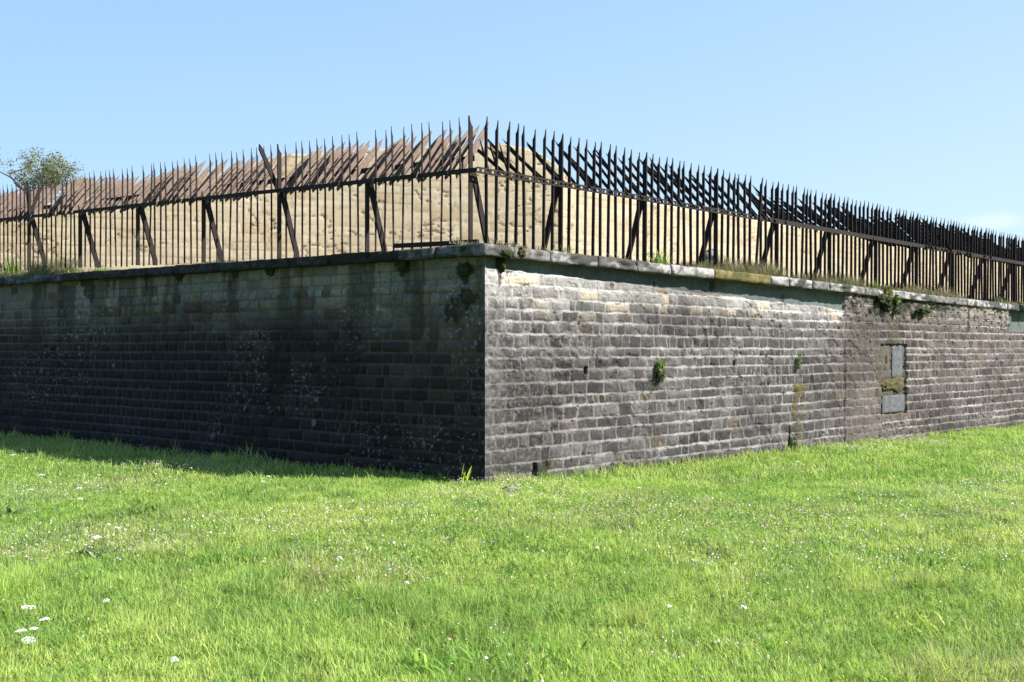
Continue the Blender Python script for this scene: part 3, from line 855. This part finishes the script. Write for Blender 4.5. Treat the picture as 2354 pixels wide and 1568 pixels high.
# plants in the wall face
def wplant(px, py, side, n, s, cols, lb, seed):
    D, N = (B, NB) if side == 'B' else (A, NA)
    t, z = wallpt(px, py, side); h = hB(t, z) if side == 'B' else .03
    p = P0 + D * t + N * (h + .01); p.z = z
    rt = tag(empty('wall_plant', p), lb, 'plant')
    rng = np.random.default_rng(seed); V_ = []; Q = []; Cc = []
    for i in range(n):
        a = rng.uniform(0, 6.28); rr = s * math.sqrt(rng.random())
        c = Vector((D.x * rr * math.cos(a) * .55, D.y * rr * math.cos(a) * .55, rr * math.sin(a) * 1.3)) + N * rng.uniform(0, s * .7)
        u = Vector(rng.normal(0, 1, 3)).normalized() * s * .16; v = u.cross(Vector(rng.normal(0, 1, 3))).normalized() * s * .10
        b = len(V_); V_ += [c - u, c - v, c + u, c + v]; Q.append((b, b + 1, b + 2, b + 3))
        cc = np.array(cols[0 if rr * math.sin(a) * .7 + rng.normal(0, s * .2) < 0 else 1]) * rng.uniform(.6, 1.3); Cc += [cc] * 4
    mesh_np('leaves', np.array([v[:] for v in V_]), np.array(Q), M_LEAF, rt, np.array(Cc), smooth=False)
wplant(1509, 852, 'B', 380, .125, [(.05, .07, .03), (.20, .28, .08)], 'green tuft of leaves rooted mid-height in the sunlit wall', 1)
wplant(1829, 834, 'B', 200, .095, [(.05, .09, .02), (.12, .22, .05)], 'small bright green plant in the sunlit wall above the ochre moss stain', 2)
wplant(1820, 1022, 'B', 160, .11, [(.03, .07, .015), (.09, .17, .03)], 'green sprig in the crack at the foot of the sunlit wall', 3)
wplant(1258, 1062, 'B', 80, .06, [(.08, .08, .03), (.12, .12, .05)], 'small mossy plant beside the drain slot near the wall foot', 6)
wplant(2025, 688, 'B', 420, .20, [(.05, .06, .015), (.18, .18, .05)], 'yellow-green plant under the coping over the niche', 4)
wplant(2050, 700, 'B', 260, .16, [(.04, .08, .02), (.10, .17, .04)], 'dark trailing plant under the coping, right of the yellow-green one', 5)

# ------------------------------------------------------------------ ledge vegetation
Vs = []; Qs = []; Ts = []; Cs = []; base = 0
def ledge(D, N, topf, t0, t1, n, o0, o1, hm, hfun, cols, seed, w=.006):
    rng = np.random.default_rng(seed)
    t = rng.uniform(t0, t1, n); o = rng.uniform(o0, o1, n)
    d = hfun(t); keep = rng.random(n) < np.clip(d, 0, 1); t, o, d = t[keep], o[keep], d[keep]; n = len(t)
    x = P0.x + D.x * t - N.x * o; y = P0.y + D.y * t - N.y * o
    z = topf(t) + np.interp(o, offs, dzs) - .01
    c = np.array(cols)[rng.integers(0, len(cols), n)] * rng.uniform(.6, 1.2, n)[:, None]
    h = hm * rng.uniform(.2, 1.2, n) * (.3 + d) * (.4 + 1.2 * vn(t * 3, t * 0, seed + 820) ** 1.5)
    add_set(blades('l', np.stack([x, y, z], 1), h, w * rng.uniform(.6, 1.5, n), rng.uniform(.2, 1.1, n), rng.uniform(0, 6.28, n), c, M_DRY))
ledge(B, NB, topB, .0, 9, 22000, .2, .75, .12, lambda t: .35 + .9 * sstep(.5, .7, fbm(t * 1.2, t * 0, 801, 3)), DRYC, 1)
ledge(B, NB, topB, 5.2, 26, 46000, .10, .8, .16, lambda t: .45 + .8 * sstep(.45, .65, fbm(t * .9, t * 0, 803, 3)), DRYC + [(.12, .16, .05)], 2, .008)
ledge(A, NA, topA, .0, 12, 15000, .18, .7, .05, lambda t: .3 + .9 * sstep(.45, .65, fbm(t * 1.2, t * 0, 805, 3)), [(.07, .08, .04), (.14, .14, .08), (.05, .07, .03)], 3)
ledge(A, NA, topA, 9.6, 19, 24000, -.05, .75, .26, lambda t: sstep(9.7, 11.2, t + .8 * (fbm(t * 2, t * 0, 807, 3) - .5)), [(.20, .24, .10), (.28, .27, .14), (.34, .31, .20), (.14, .17, .07)], 4, .008)
lg = mesh_np('ledge_grass', np.concatenate(Vs), [np.concatenate(Qs), np.concatenate(Ts)], M_DRY, None, np.concatenate(Cs), smooth=False)
tag(lg, 'dry yellow-green grass along the top of the wall under the fence', 'grass', kind='stuff')

def ledge_tuft(px, side, n, hr, cols, lb, seed, off=.42, wr=(.008, .02), spread=.09):
    D, N, tf = (B, NB, topB) if side == 'B' else (A, NA, topA)
    Pl = P0 - N * off
    t = line_t(px, Pl, D); p = Pl + D * t; p.z = tf(t) + float(np.interp(off, offs, dzs)) - .02
    leaf_tuft('weed_tuft', p, n, hr, wr, (.1, .8), cols, M_LEAF, lb, 'weed', 'weeds growing at the foot of the fence', seed, spread)
G2 = [(.13, .20, .05), (.20, .24, .09)]; S2 = [(.30, .27, .17), (.20, .20, .10), (.12, .15, .06)]
for k, a in enumerate([(1130, 'B', 60, (.06, .16), G2 + S2, 'pale leafy weeds on the wall top right at the corner'),
                       (1185, 'B', 55, (.06, .15), G2 + S2, 'low weeds on the wall top two bars right of the corner weeds'),
                       (1240, 'B', 50, (.05, .17), S2, 'straggly weeds just left of the first right-hand post'),
                       (1290, 'B', 60, (.06, .20), G2 + S2, 'weeds around the foot of the first right-hand post'),
                       (1402, 'B', 30, (.06, .18), S2, 'brown dry tuft at the coping edge left of the second right-hand brace'),
                       (1515, 'B', 70, (.14, .36), [(.10, .22, .03), (.17, .27, .05)], 'tall bright green grass clump between the second and third right-hand posts'),
                       (1608, 'B', 45, (.10, .24), S2, 'dry brown weeds at the foot of the third right-hand brace'),
                       (1652, 'B', 60, (.05, .13), [(.08, .22, .04)], 'small vivid green tuft right of the third right-hand post'),
                       (1745, 'B', 50, (.10, .22), S2 + G2, 'dry weeds by the brace left of the fourth right-hand post'),
                       (1830, 'B', 50, (.10, .26), S2 + G2, 'dry weeds midway between the fourth and fifth right-hand posts'),
                       (1930, 'B', 60, (.10, .28), S2 + G2, 'thick weeds just past the fifth right-hand post'),
                       (2010, 'B', 60, (.12, .30), G2, 'greener weeds at the sixth right-hand post'),
                       (2120, 'B', 50, (.08, .22), G2, 'green weeds past the seventh right-hand post'),
                       (2290, 'B', 90, (.12, .30), [(.06, .09, .03), (.12, .14, .06)], 'dark bushy weed before the last visible post on the right'),
                       (2348, 'B', 60, (.10, .26), [(.10, .2, .04)], 'green weed at the right edge of the picture on the wall top'),
                       (230, 'A', 60, (.06, .16), DG + GREENS, 'dark creeping weed below the third brace from the left'),
                       (150, 'A', 60, (.08, .22), G2, 'leafy weed near the left end of the wall top'),
                       (25, 'A', 110, (.2, .55), G2 + GREENS, 'tall shaggy grass at the left edge on top of the wall')]):
    ledge_tuft(*a, seed=60 + k)

# rubble lump behind the fence
p = FP + B * line_t(1668, FP, B) - NB * .35; p.z = topB(6) + .2
o = blob('rock', p, (.20, .16, .24), M_ROCK, None, 3.1, 4, .3); tag(o, 'grey lump of rubble behind the fence on the sunlit side', 'stone')

# ------------------------------------------------------------------ iron fence
def prism(name, prof_yz, th, mat, parent=None, bevel=0, centre=0.0):
    n = len(prof_yz)
    vs_ = [(-th / 2 + centre, y, z) for y, z in prof_yz] + [(th / 2 + centre, y, z) for y, z in prof_yz]
    fs = [tuple(range(n))[::-1], tuple(range(n, 2 * n))] + [(i, (i + 1) % n, n + (i + 1) % n, n + i) for i in range(n)]
    me = bpy.data.meshes.new(name); me.from_pydata(vs_, [], fs)
    bm = bmesh.new(); bm.from_mesh(me); bmesh.ops.recalc_face_normals(bm, faces=bm.faces); bm.to_mesh(me); bm.free()
    me.materials.append(mat); return me

RAIL, TIP = .93, 1.62
def bar_mesh(name, d, th, hgt=TIP):
    return prism(name, [(-d / 2, -.12), (d / 2, -.12), (d / 2, hgt - .115), (d * .05, hgt - .085), (-d * .22, hgt - .045), (-d * .44, hgt + .02), (-d / 2, hgt + .02)], th, M_RUST)
def slant_mesh(name, w, th, run=.66, rise=.66, low=0.0, mat=None):
    u = Vector((run, rise)).normalized(); L = math.hypot(run, rise); nrm = Vector((-u.y, u.x))
    def pt(s, q): p = u * s + nrm * q; return (p.x, p.y + RAIL + low)
    h = w / 2
    return prism(name, [pt(-.04, -h * .6), pt(.06, -h), pt(L * .78, -h), pt(L * .93, -h * .45), pt(L + .05, h * .25), pt(L * .9, h * .75), pt(L * .74, h), pt(.10, h), pt(-.02, h * .5)], th, mat or M_RUST)

def part(name, me, parent, loc=(0, 0, 0), rot=(0, 0, 0)):
    o = bpy.data.objects.new(name, me); link(o, parent); o.location = loc; o.rotation_euler = rot; return o

def merged(name, items, parent):
    """many shapes beyond the hundred shown largest, as one part"""
    bm = bmesh.new()
    for me, loc, rot in items:
        k = len(bm.verts); bm.from_mesh(me); bm.verts.ensure_lookup_table()
        M = Matrix.Translation(loc) @ Matrix.Rotation(rot[2], 4, 'Z') @ Matrix.Rotation(rot[1], 4, 'Y') @ Matrix.Rotation(rot[0], 4, 'X')
        bmesh.ops.transform(bm, matrix=M, verts=bm.verts[k:])
    me = bpy.data.meshes.new(name); bm.to_mesh(me); bm.free(); me.materials.append(items[0][0].materials[0])
    o = bpy.data.objects.new(name, me); link(o, parent); o['kind'] = 'stuff'; return o

def strip(name, pts, y0, y1, z0, z1, parent, mat=M_RUST):
    """a long flat bar following sloping points (x, zshift)"""
    vs_ = []; fs = []
    for x, dz in pts: vs_ += [(x, y0, z0 + dz), (x, y1, z0 + dz), (x, y1, z1 + dz), (x, y0, z1 + dz)]
    n = len(pts)
    for k in range(n - 1):
        for j in range(4): a = 4 * k + j; b = 4 * k + (j + 1) % 4; fs.append((a, b, b + 4, a + 4))
    fs += [(3, 2, 1, 0), tuple(4 * (n - 1) + j for j in range(4))]
    me = bpy.data.meshes.new(name); me.from_pydata(vs_, [], fs)
    bm = bmesh.new(); bm.from_mesh(me); bmesh.ops.recalc_face_normals(bm, faces=bm.faces); bm.to_mesh(me); bm.free()
    me.materials.append(mat)
    return part(name, me, parent)

def fence(side):
    D = B if side == 'B' else A
    inward = -(NB if side == 'B' else NA)
    xdir = B if side == 'B' else -A
    sgn = 1 if side == 'B' else -1
    rt = empty('iron_fence', (FP.x, FP.y, 3.02), math.atan2(xdir.y, xdir.x))
    zs = (lambda t: -.006 * t) if side == 'B' else (lambda t: .026 * t)
    if side == 'B':
        tag(rt, 'black barbed iron fence on the sunlit right-hand wall, its bars seen dark', 'fence', 'spiked iron fences on the wall')
        posts = [1.60 + 1.895 * k for k in range(14)]; d, th, sw = .046, .017, .048; start = .17; wide = .075
        ends = posts[-1]
    else:
        tag(rt, 'rusty brown barbed iron fence on the shaded left-hand wall, slanting spikes catching the sun', 'fence', 'spiked iron fences on the wall')
        posts = [.10 + 1.925 * k for k in range(10)]; d, th, sw = .028, .010, .088; start = .10; wide = .07
        ends = posts[-1]
    rb0 = random.Random(9 + ord(side))
    vb = bar_mesh('bar', d, th); sm = M_RUST if side == 'B' else M_RUST_SUNLIT
    rn, ri = (.74, .69) if side == 'B' else (.62, .68)
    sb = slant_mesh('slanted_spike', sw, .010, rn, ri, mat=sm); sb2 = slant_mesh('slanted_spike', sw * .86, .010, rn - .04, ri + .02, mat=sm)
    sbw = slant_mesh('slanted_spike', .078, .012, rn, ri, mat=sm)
    bay = [rb0.gauss(0, .05 if side == 'B' else .02) for _ in range(20)]
    steep = slant_mesh('slanted_spike', .028, .012, .17, .42)
    pm = bar_mesh('post', wide, .022, TIP + .0); pm_low = bar_mesh('post', wide, .022, RAIL + .10)
    brace = prism('brace', [(.0, RAIL - .05), (.035, RAIL + .02), (.085, RAIL - .02), (.36, .0), (.36, -.1), (.28, -.1), (.27, .0), (.02, RAIL - .12)], .03, M_RUST)
    # bars between posts
    xs = []
    marks = [0.0] + posts if side == 'B' else posts
    for a, b in zip(marks, marks[1:]):
        n = max(2, round((b - a) / .175)); xs += [a + (b - a) * i / n for i in range(1, n)]
    if side == 'B': xs = [x for x in xs if x > .1]
    rb = random.Random(5 if side == 'B' else 6); jq = 1 if side == 'B' else .5
    many_b, many_s = [], []; nb = ns = 0
    for i, t in enumerate(xs):
        loc = (sgn * t + rb.uniform(-.008, .008), rb.uniform(-.004, .004), zs(t) + rb.uniform(-.022, .016))
        bent = 2.6 * jq if rb.random() < .08 else .8
        rot = (rb.gauss(0, .010) * bent, rb.gauss(0, .009) * bent + (.012 if side == 'B' else .0), rb.gauss(0, .05))
        if nb < 90: part('bar', vb, rt, loc, rot); nb += 1
        else: many_b.append((vb, loc, rot))
        # slanted spikes
        off = .02 * sgn
        sl = (loc[0] + off, .0, zs(t) + rb.uniform(-.02, .02)); sr = (rb.gauss(0, .035) * jq, rb.gauss(0, .02) * jq, rb.gauss(0, .04) * jq)
        if side == 'B' and t < .58:
            part('slanted_spike', steep, rt, (loc[0] + .05, 0, zs(t)), (0, 0, 0)); continue
        if side == 'A' and 4.02 < t < 4.45: continue
        if side == 'A' and (11.0 < t < 11.35): continue
        me = sb if rb.random() < .7 else sb2
        if side == 'B' and t > 9.2: me = sbw
        bi = int(t / 1.9); sag = bay[bi] + (.05 if side == 'B' else .025) * math.sin((t / 1.9 - bi) * math.pi) * (1 if bi % 2 else -1); sr = (sr[0] + sag, sr[1], sr[2])
        todo = [(me, sl, sr)]
        if side == 'A' and i % 11 < 10 or side == 'B' and t > 10.5: todo.append((sb2 if side == 'A' else sbw, (sl[0] + .085 * sgn + rb.uniform(-.012, .012), .0, sl[2] - .03), (sag + rb.gauss(-.02, .02), rb.gauss(0, .01), rb.gauss(0, .02))))
        for q in todo:
            if ns < 98: part('slanted_spike', q[0], rt, q[1], q[2]); ns += 1
            else: many_s.append(q)
    if many_b: merged('far_bars', many_b, rt)
    if many_s: merged('far_slanted_spikes', many_s, rt)
    for k, t in enumerate(posts):
        tall = (k % 2 == 0)
        p = part('post', pm_low if side == 'A' and k not in (0, 2, 6) else pm, rt, (sgn * t, 0, zs(t)), (0, (.01 if side == 'B' else 0), 0))
        br = part('brace', brace, rt, (sgn * t + sgn * .02 * 0, .02, zs(t)), (0, 0, 0))
        if k > 0 or side == 'B':
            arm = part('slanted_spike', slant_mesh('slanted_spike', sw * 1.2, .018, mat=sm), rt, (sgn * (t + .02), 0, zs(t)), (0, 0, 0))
    # rails
    t_list = [0 if side == 'B' else -.02] + [p for p in posts]
    tt = np.arange(-.03, ends + .3, .25)
    pts = [(sgn * x, zs(x)) for x in tt]
    if side == 'B':
        xs_ = [-.02]                       # flat rail punched with a row of square holes
        while xs_[-1] < ends + .1: xs_ += [xs_[-1] + .045, xs_[-1] + .0875]
        zr = [RAIL - .042, RAIL - .018, RAIL + .018, RAIL + .040]; hv = []; hf = []
        for x in xs_: hv += [(x, -.031, z + zs(x)) for z in zr]
        for k in range(len(xs_) - 1):
            for j in range(3):
                if j == 1 and k % 2 == 0 and k < 150: continue
                q = 4 * k + j; hf.append((q, q + 4, q + 5, q + 1))
        o = py_mesh('rail', hv, hf, M_RUST, rt); md = o.modifiers.new('thick', 'SOLIDIFY'); md.thickness = .010; md.offset = 0
    else:
        strip('rail', pts, -.034, -.016, RAIL - .030, RAIL + .028, rt)
        strip('bottom_rail', [p for p in pts if abs(p[0]) < 1.7], -.03, .02, -.03, .03, rt)
    # rail carrying the slanted spikes, lying behind their middle
    if side == 'A': strip('upper_rail', [p for p in pts if p[0] < -.2], .215, .225, RAIL + .165, RAIL + .240, rt)
    return rt, posts, zs
fb, pB, zB = fence('B')
fa, pA, zA = fence('A')
# big outward and crossed arms on the left run
me = prism('outward_arm', [(-.02, RAIL - .04), (.05, RAIL), (-.30, RAIL + .60), (-.36, RAIL + .66), (-.37, RAIL + .58)], .022, M_RUST)
o = part('outward_arm', me, fa, (-pA[2] - .02, 0, zA(pA[2])), (0, 0, 0))
o = part('outward_arm', prism('outward_arm', [(-.02, RAIL - .04), (.03, RAIL), (-.06, RAIL + .55), (-.09, RAIL + .62), (-.10, RAIL + .53)], .02, M_RUST), fa, (-pA[6] + .05, 0, zA(pA[6])), (0, 0, 0))
o = part('inward_arm', prism('inward_arm', [(-.04, RAIL - .04), (.03, RAIL - .03), (.27, RAIL + .58), (.29, RAIL + .66), (.20, RAIL + .60)], .02, M_RUST), fa, (-pA[6] - .02, 0, zA(pA[6])), (0, 0, 0))
# ------------------------------------------------------------------ tree beyond
def tree(name, loc, height, blen, rad, trunk_r, nleaf, cols, label, seed, leafsize=.05, bark=M_BARK, levels=5):
    rng = random.Random(seed); rt = tag(empty(name, loc), label, 'tree')
    segs = []; tips = []
    def grow_(p, d, L, r, lv):
        pts = [p]; q = Vector(p); dd = Vector(d)
        for k in range(4):
            dd = (dd + Vector((rng.gauss(0, .20), rng.gauss(0, .20), rng.gauss(.03, .12)))).normalized(); q = q + dd * L / 4; pts.append(q.copy())
        segs.append((pts, [r * (1 - .13 * k) for k in range(5)]))
        if lv >= 3: tips.extend(pts[1:])
        if lv >= levels: return
        nb = rng.choice([2, 3, 3]) if lv else 5
        for _ in range(nb):
            k = rng.choice([2, 3, 4, 4]) if lv else rng.choice([3, 4, 4]); a = rng.uniform(0, 6.28)
            side = Vector((math.cos(a), math.sin(a), rng.uniform(-.1, .6)))
            nd = (dd * .55 + side.normalized() * rng.uniform(.6, 1.0)).normalized()
            grow_(pts[k], nd, (L if lv else blen) * rng.uniform(.62, .85), r * .55, lv + 1)
    grow_(Vector((0, 0, 0)), Vector((0, 0, 1)), height, trunk_r, 0)
    V_ = []; Fc = []
    for pts, rr in segs:
        vs_, fs = stem_mesh(pts, rr, 5); b = len(V_); V_ += vs_; Fc += [tuple(i + b for i in f) for f in fs]
    py_mesh('trunk', V_, Fc, bark, rt, True)
    nr = np.random.default_rng(seed); T = np.array([t[:] for t in tips]); idx = nr.integers(0, len(T), nleaf)
    clump = nr.random(len(T)) > .25
    idx = idx[clump[idx]]; n = len(idx)
    c = T[idx] + nr.normal(0, rad * .055, (n, 3))
    u = nr.normal(0, 1, (n, 3)); u /= np.linalg.norm(u, axis=1)[:, None]
    w = np.cross(u, nr.normal(0, 1, (n, 3))); w /= np.linalg.norm(w, axis=1)[:, None]
    s = leafsize * nr.uniform(.5, 1.2, n)[:, None]
    Vv = np.stack([c - u * s, c - w * s * .45, c + u * s, c + w * s * .45], 1).reshape(-1, 3)
    Q = np.arange(n)[:, None] * 4 + np.array([[0, 1, 2, 3]])
    cc = np.array(cols)[nr.integers(0, len(cols), n)] * nr.uniform(.7, 1.25, n)[:, None]
    mesh_np('crown', Vv, Q, M_LEAF, rt, np.repeat(cc, 4, 0), smooth=False)
    return rt
Yt = 34.0
tree('tree', ((142 - CX) / F * Yt, Yt, 3.0), 4.75, 1.35, 1.6, .09, 6500, [(.15, .20, .08), (.20, .24, .11), (.10, .14, .06), (.26, .20, .13)],
     'small airy tree rising behind the left end of the fence', 12, .050)
Yt = 30.0
tree('shrub', ((225 - CX) / F * Yt, Yt, 3.6), 2.40, .40, .8, .05, 3200, [(.26, .22, .12), (.20, .19, .09), (.32, .27, .16)],
     'dry straw-coloured shrub right of the small tree behind the fence', 15, .045, levels=4)

# ------------------------------------------------------------------ light, sky, camera
S_AZ = Vector((.96, -.28, 0)).normalized(); EL = math.radians(38)
sdir = Vector((S_AZ.x * math.cos(EL), S_AZ.y * math.cos(EL), math.sin(EL)))
sl = bpy.data.lights.new('sun', 'SUN'); sl.energy = 5.0; sl.angle = math.radians(.5); sl.color = (1, .955, .88)
so = link(bpy.data.objects.new('sun', sl)); so.rotation_euler = sdir.to_track_quat('Z', 'Y').to_euler(); so.location = sdir * 60
w = bpy.data.worlds.new('World'); scene.world = w; w.use_nodes = True
nt = w.node_tree; bg = nt.nodes['Background']
sky = nt.nodes.new('ShaderNodeTexSky'); sky.sky_type = 'NISHITA'; sky.sun_disc = False
sky.sun_elevation = EL; sky.sun_rotation = math.atan2(S_AZ.x, S_AZ.y)
sky.altitude = 200; sky.air_density = 1.0; sky.dust_density = .8; sky.ozone_density = 1.0
tc = nt.nodes.new('ShaderNodeTexCoord'); sp = nt.nodes.new('ShaderNodeSeparateXYZ'); nt.links.new(tc.outputs['Generated'], sp.inputs[0])
cr = ramp(nt, sp.outputs[2], [(0.0, (.262, .352, .432)), (.16, (.226, .322, .432)), (.34, (.180, .280, .432)), (1.0, (.05, .11, .27))])
wx = ramp(nt, sp.outputs[0], [(.25, (.80, .90, 1.0)), (.75, (1.14, 1.10, 1.02))])       # a little paler on the sun's side
mpx = nt.nodes.new('ShaderNodeMapRange'); mpx.inputs[1].default_value = -1; mpx.inputs[2].default_value = 1
nt.links.new(sp.outputs[0], mpx.inputs[0]); nt.links.new(mpx.outputs[0], wx.inputs[0])
grad = mult(nt, cr.outputs[0], wx.outputs[0])
sc = nt.nodes.new('ShaderNodeVectorMath'); sc.operation = 'SCALE'; sc.inputs[3].default_value = 1 / .12
nt.links.new(grad.outputs[2], sc.inputs[0])
mxs = mult(nt, sky.outputs[0], sc.outputs[0], .86, 'MIX')
# one faint wisp of cloud low on the right
cd = Vector((.456, 1, .1208)).normalized()
sb_ = nt.nodes.new('ShaderNodeVectorMath'); sb_.operation = 'SUBTRACT'; sb_.inputs[1].default_value = cd
nt.links.new(tc.outputs['Generated'], sb_.inputs[0])
ml_ = nt.nodes.new('ShaderNodeVectorMath'); ml_.operation = 'MULTIPLY'; ml_.inputs[1].default_value = (1, 1, 4.2); nt.links.new(sb_.outputs[0], ml_.inputs[0])
ln = nt.nodes.new('ShaderNodeVectorMath'); ln.operation = 'LENGTH'; nt.links.new(ml_.outputs[0], ln.inputs[0])
nn = noise_node(nt, 30, 5, .6, tc.outputs['Generated'])
ad = nt.nodes.new('ShaderNodeMath'); ad.operation = 'MULTIPLY_ADD'; ad.inputs[1].default_value = .05; nt.links.new(nn.outputs[0], ad.inputs[0]); nt.links.new(ln.outputs['Value'], ad.inputs[2])
rc = ramp(nt, ad.outputs[0], [(.025, (.55, .55, .55)), (.062, (0, 0, 0))])
mc_ = nt.nodes.new('ShaderNodeMix'); mc_.data_type = 'RGBA'; nt.links.new(rc.outputs[0], mc_.inputs[0]); nt.links.new(mxs.outputs[2], mc_.inputs[6]); mc_.inputs[7].default_value = (3.6, 3.9, 4.0, 1)
nt.links.new(mc_.outputs[2], bg.inputs[0]); bg.inputs[1].default_value = .12

cam = bpy.data.cameras.new('camera'); cam.sensor_width = 36; cam.lens = 36 * F / 2353
cam.shift_y = 16 / 2353; cam.clip_start = .05; cam.clip_end = 2000
co_ = link(bpy.data.objects.new('camera', cam)); co_.location = (0, 0, EYE); co_.rotation_euler = (math.radians(90), 0, 0)
scene.camera = co_
scene.render.engine = 'CYCLES'
scene.view_settings.view_transform = 'Standard'; scene.view_settings.look = 'None'
scene.view_settings.exposure = 1.25; scene.view_settings.gamma = 1
scene.render.resolution_x = 1024; scene.render.resolution_y = 682
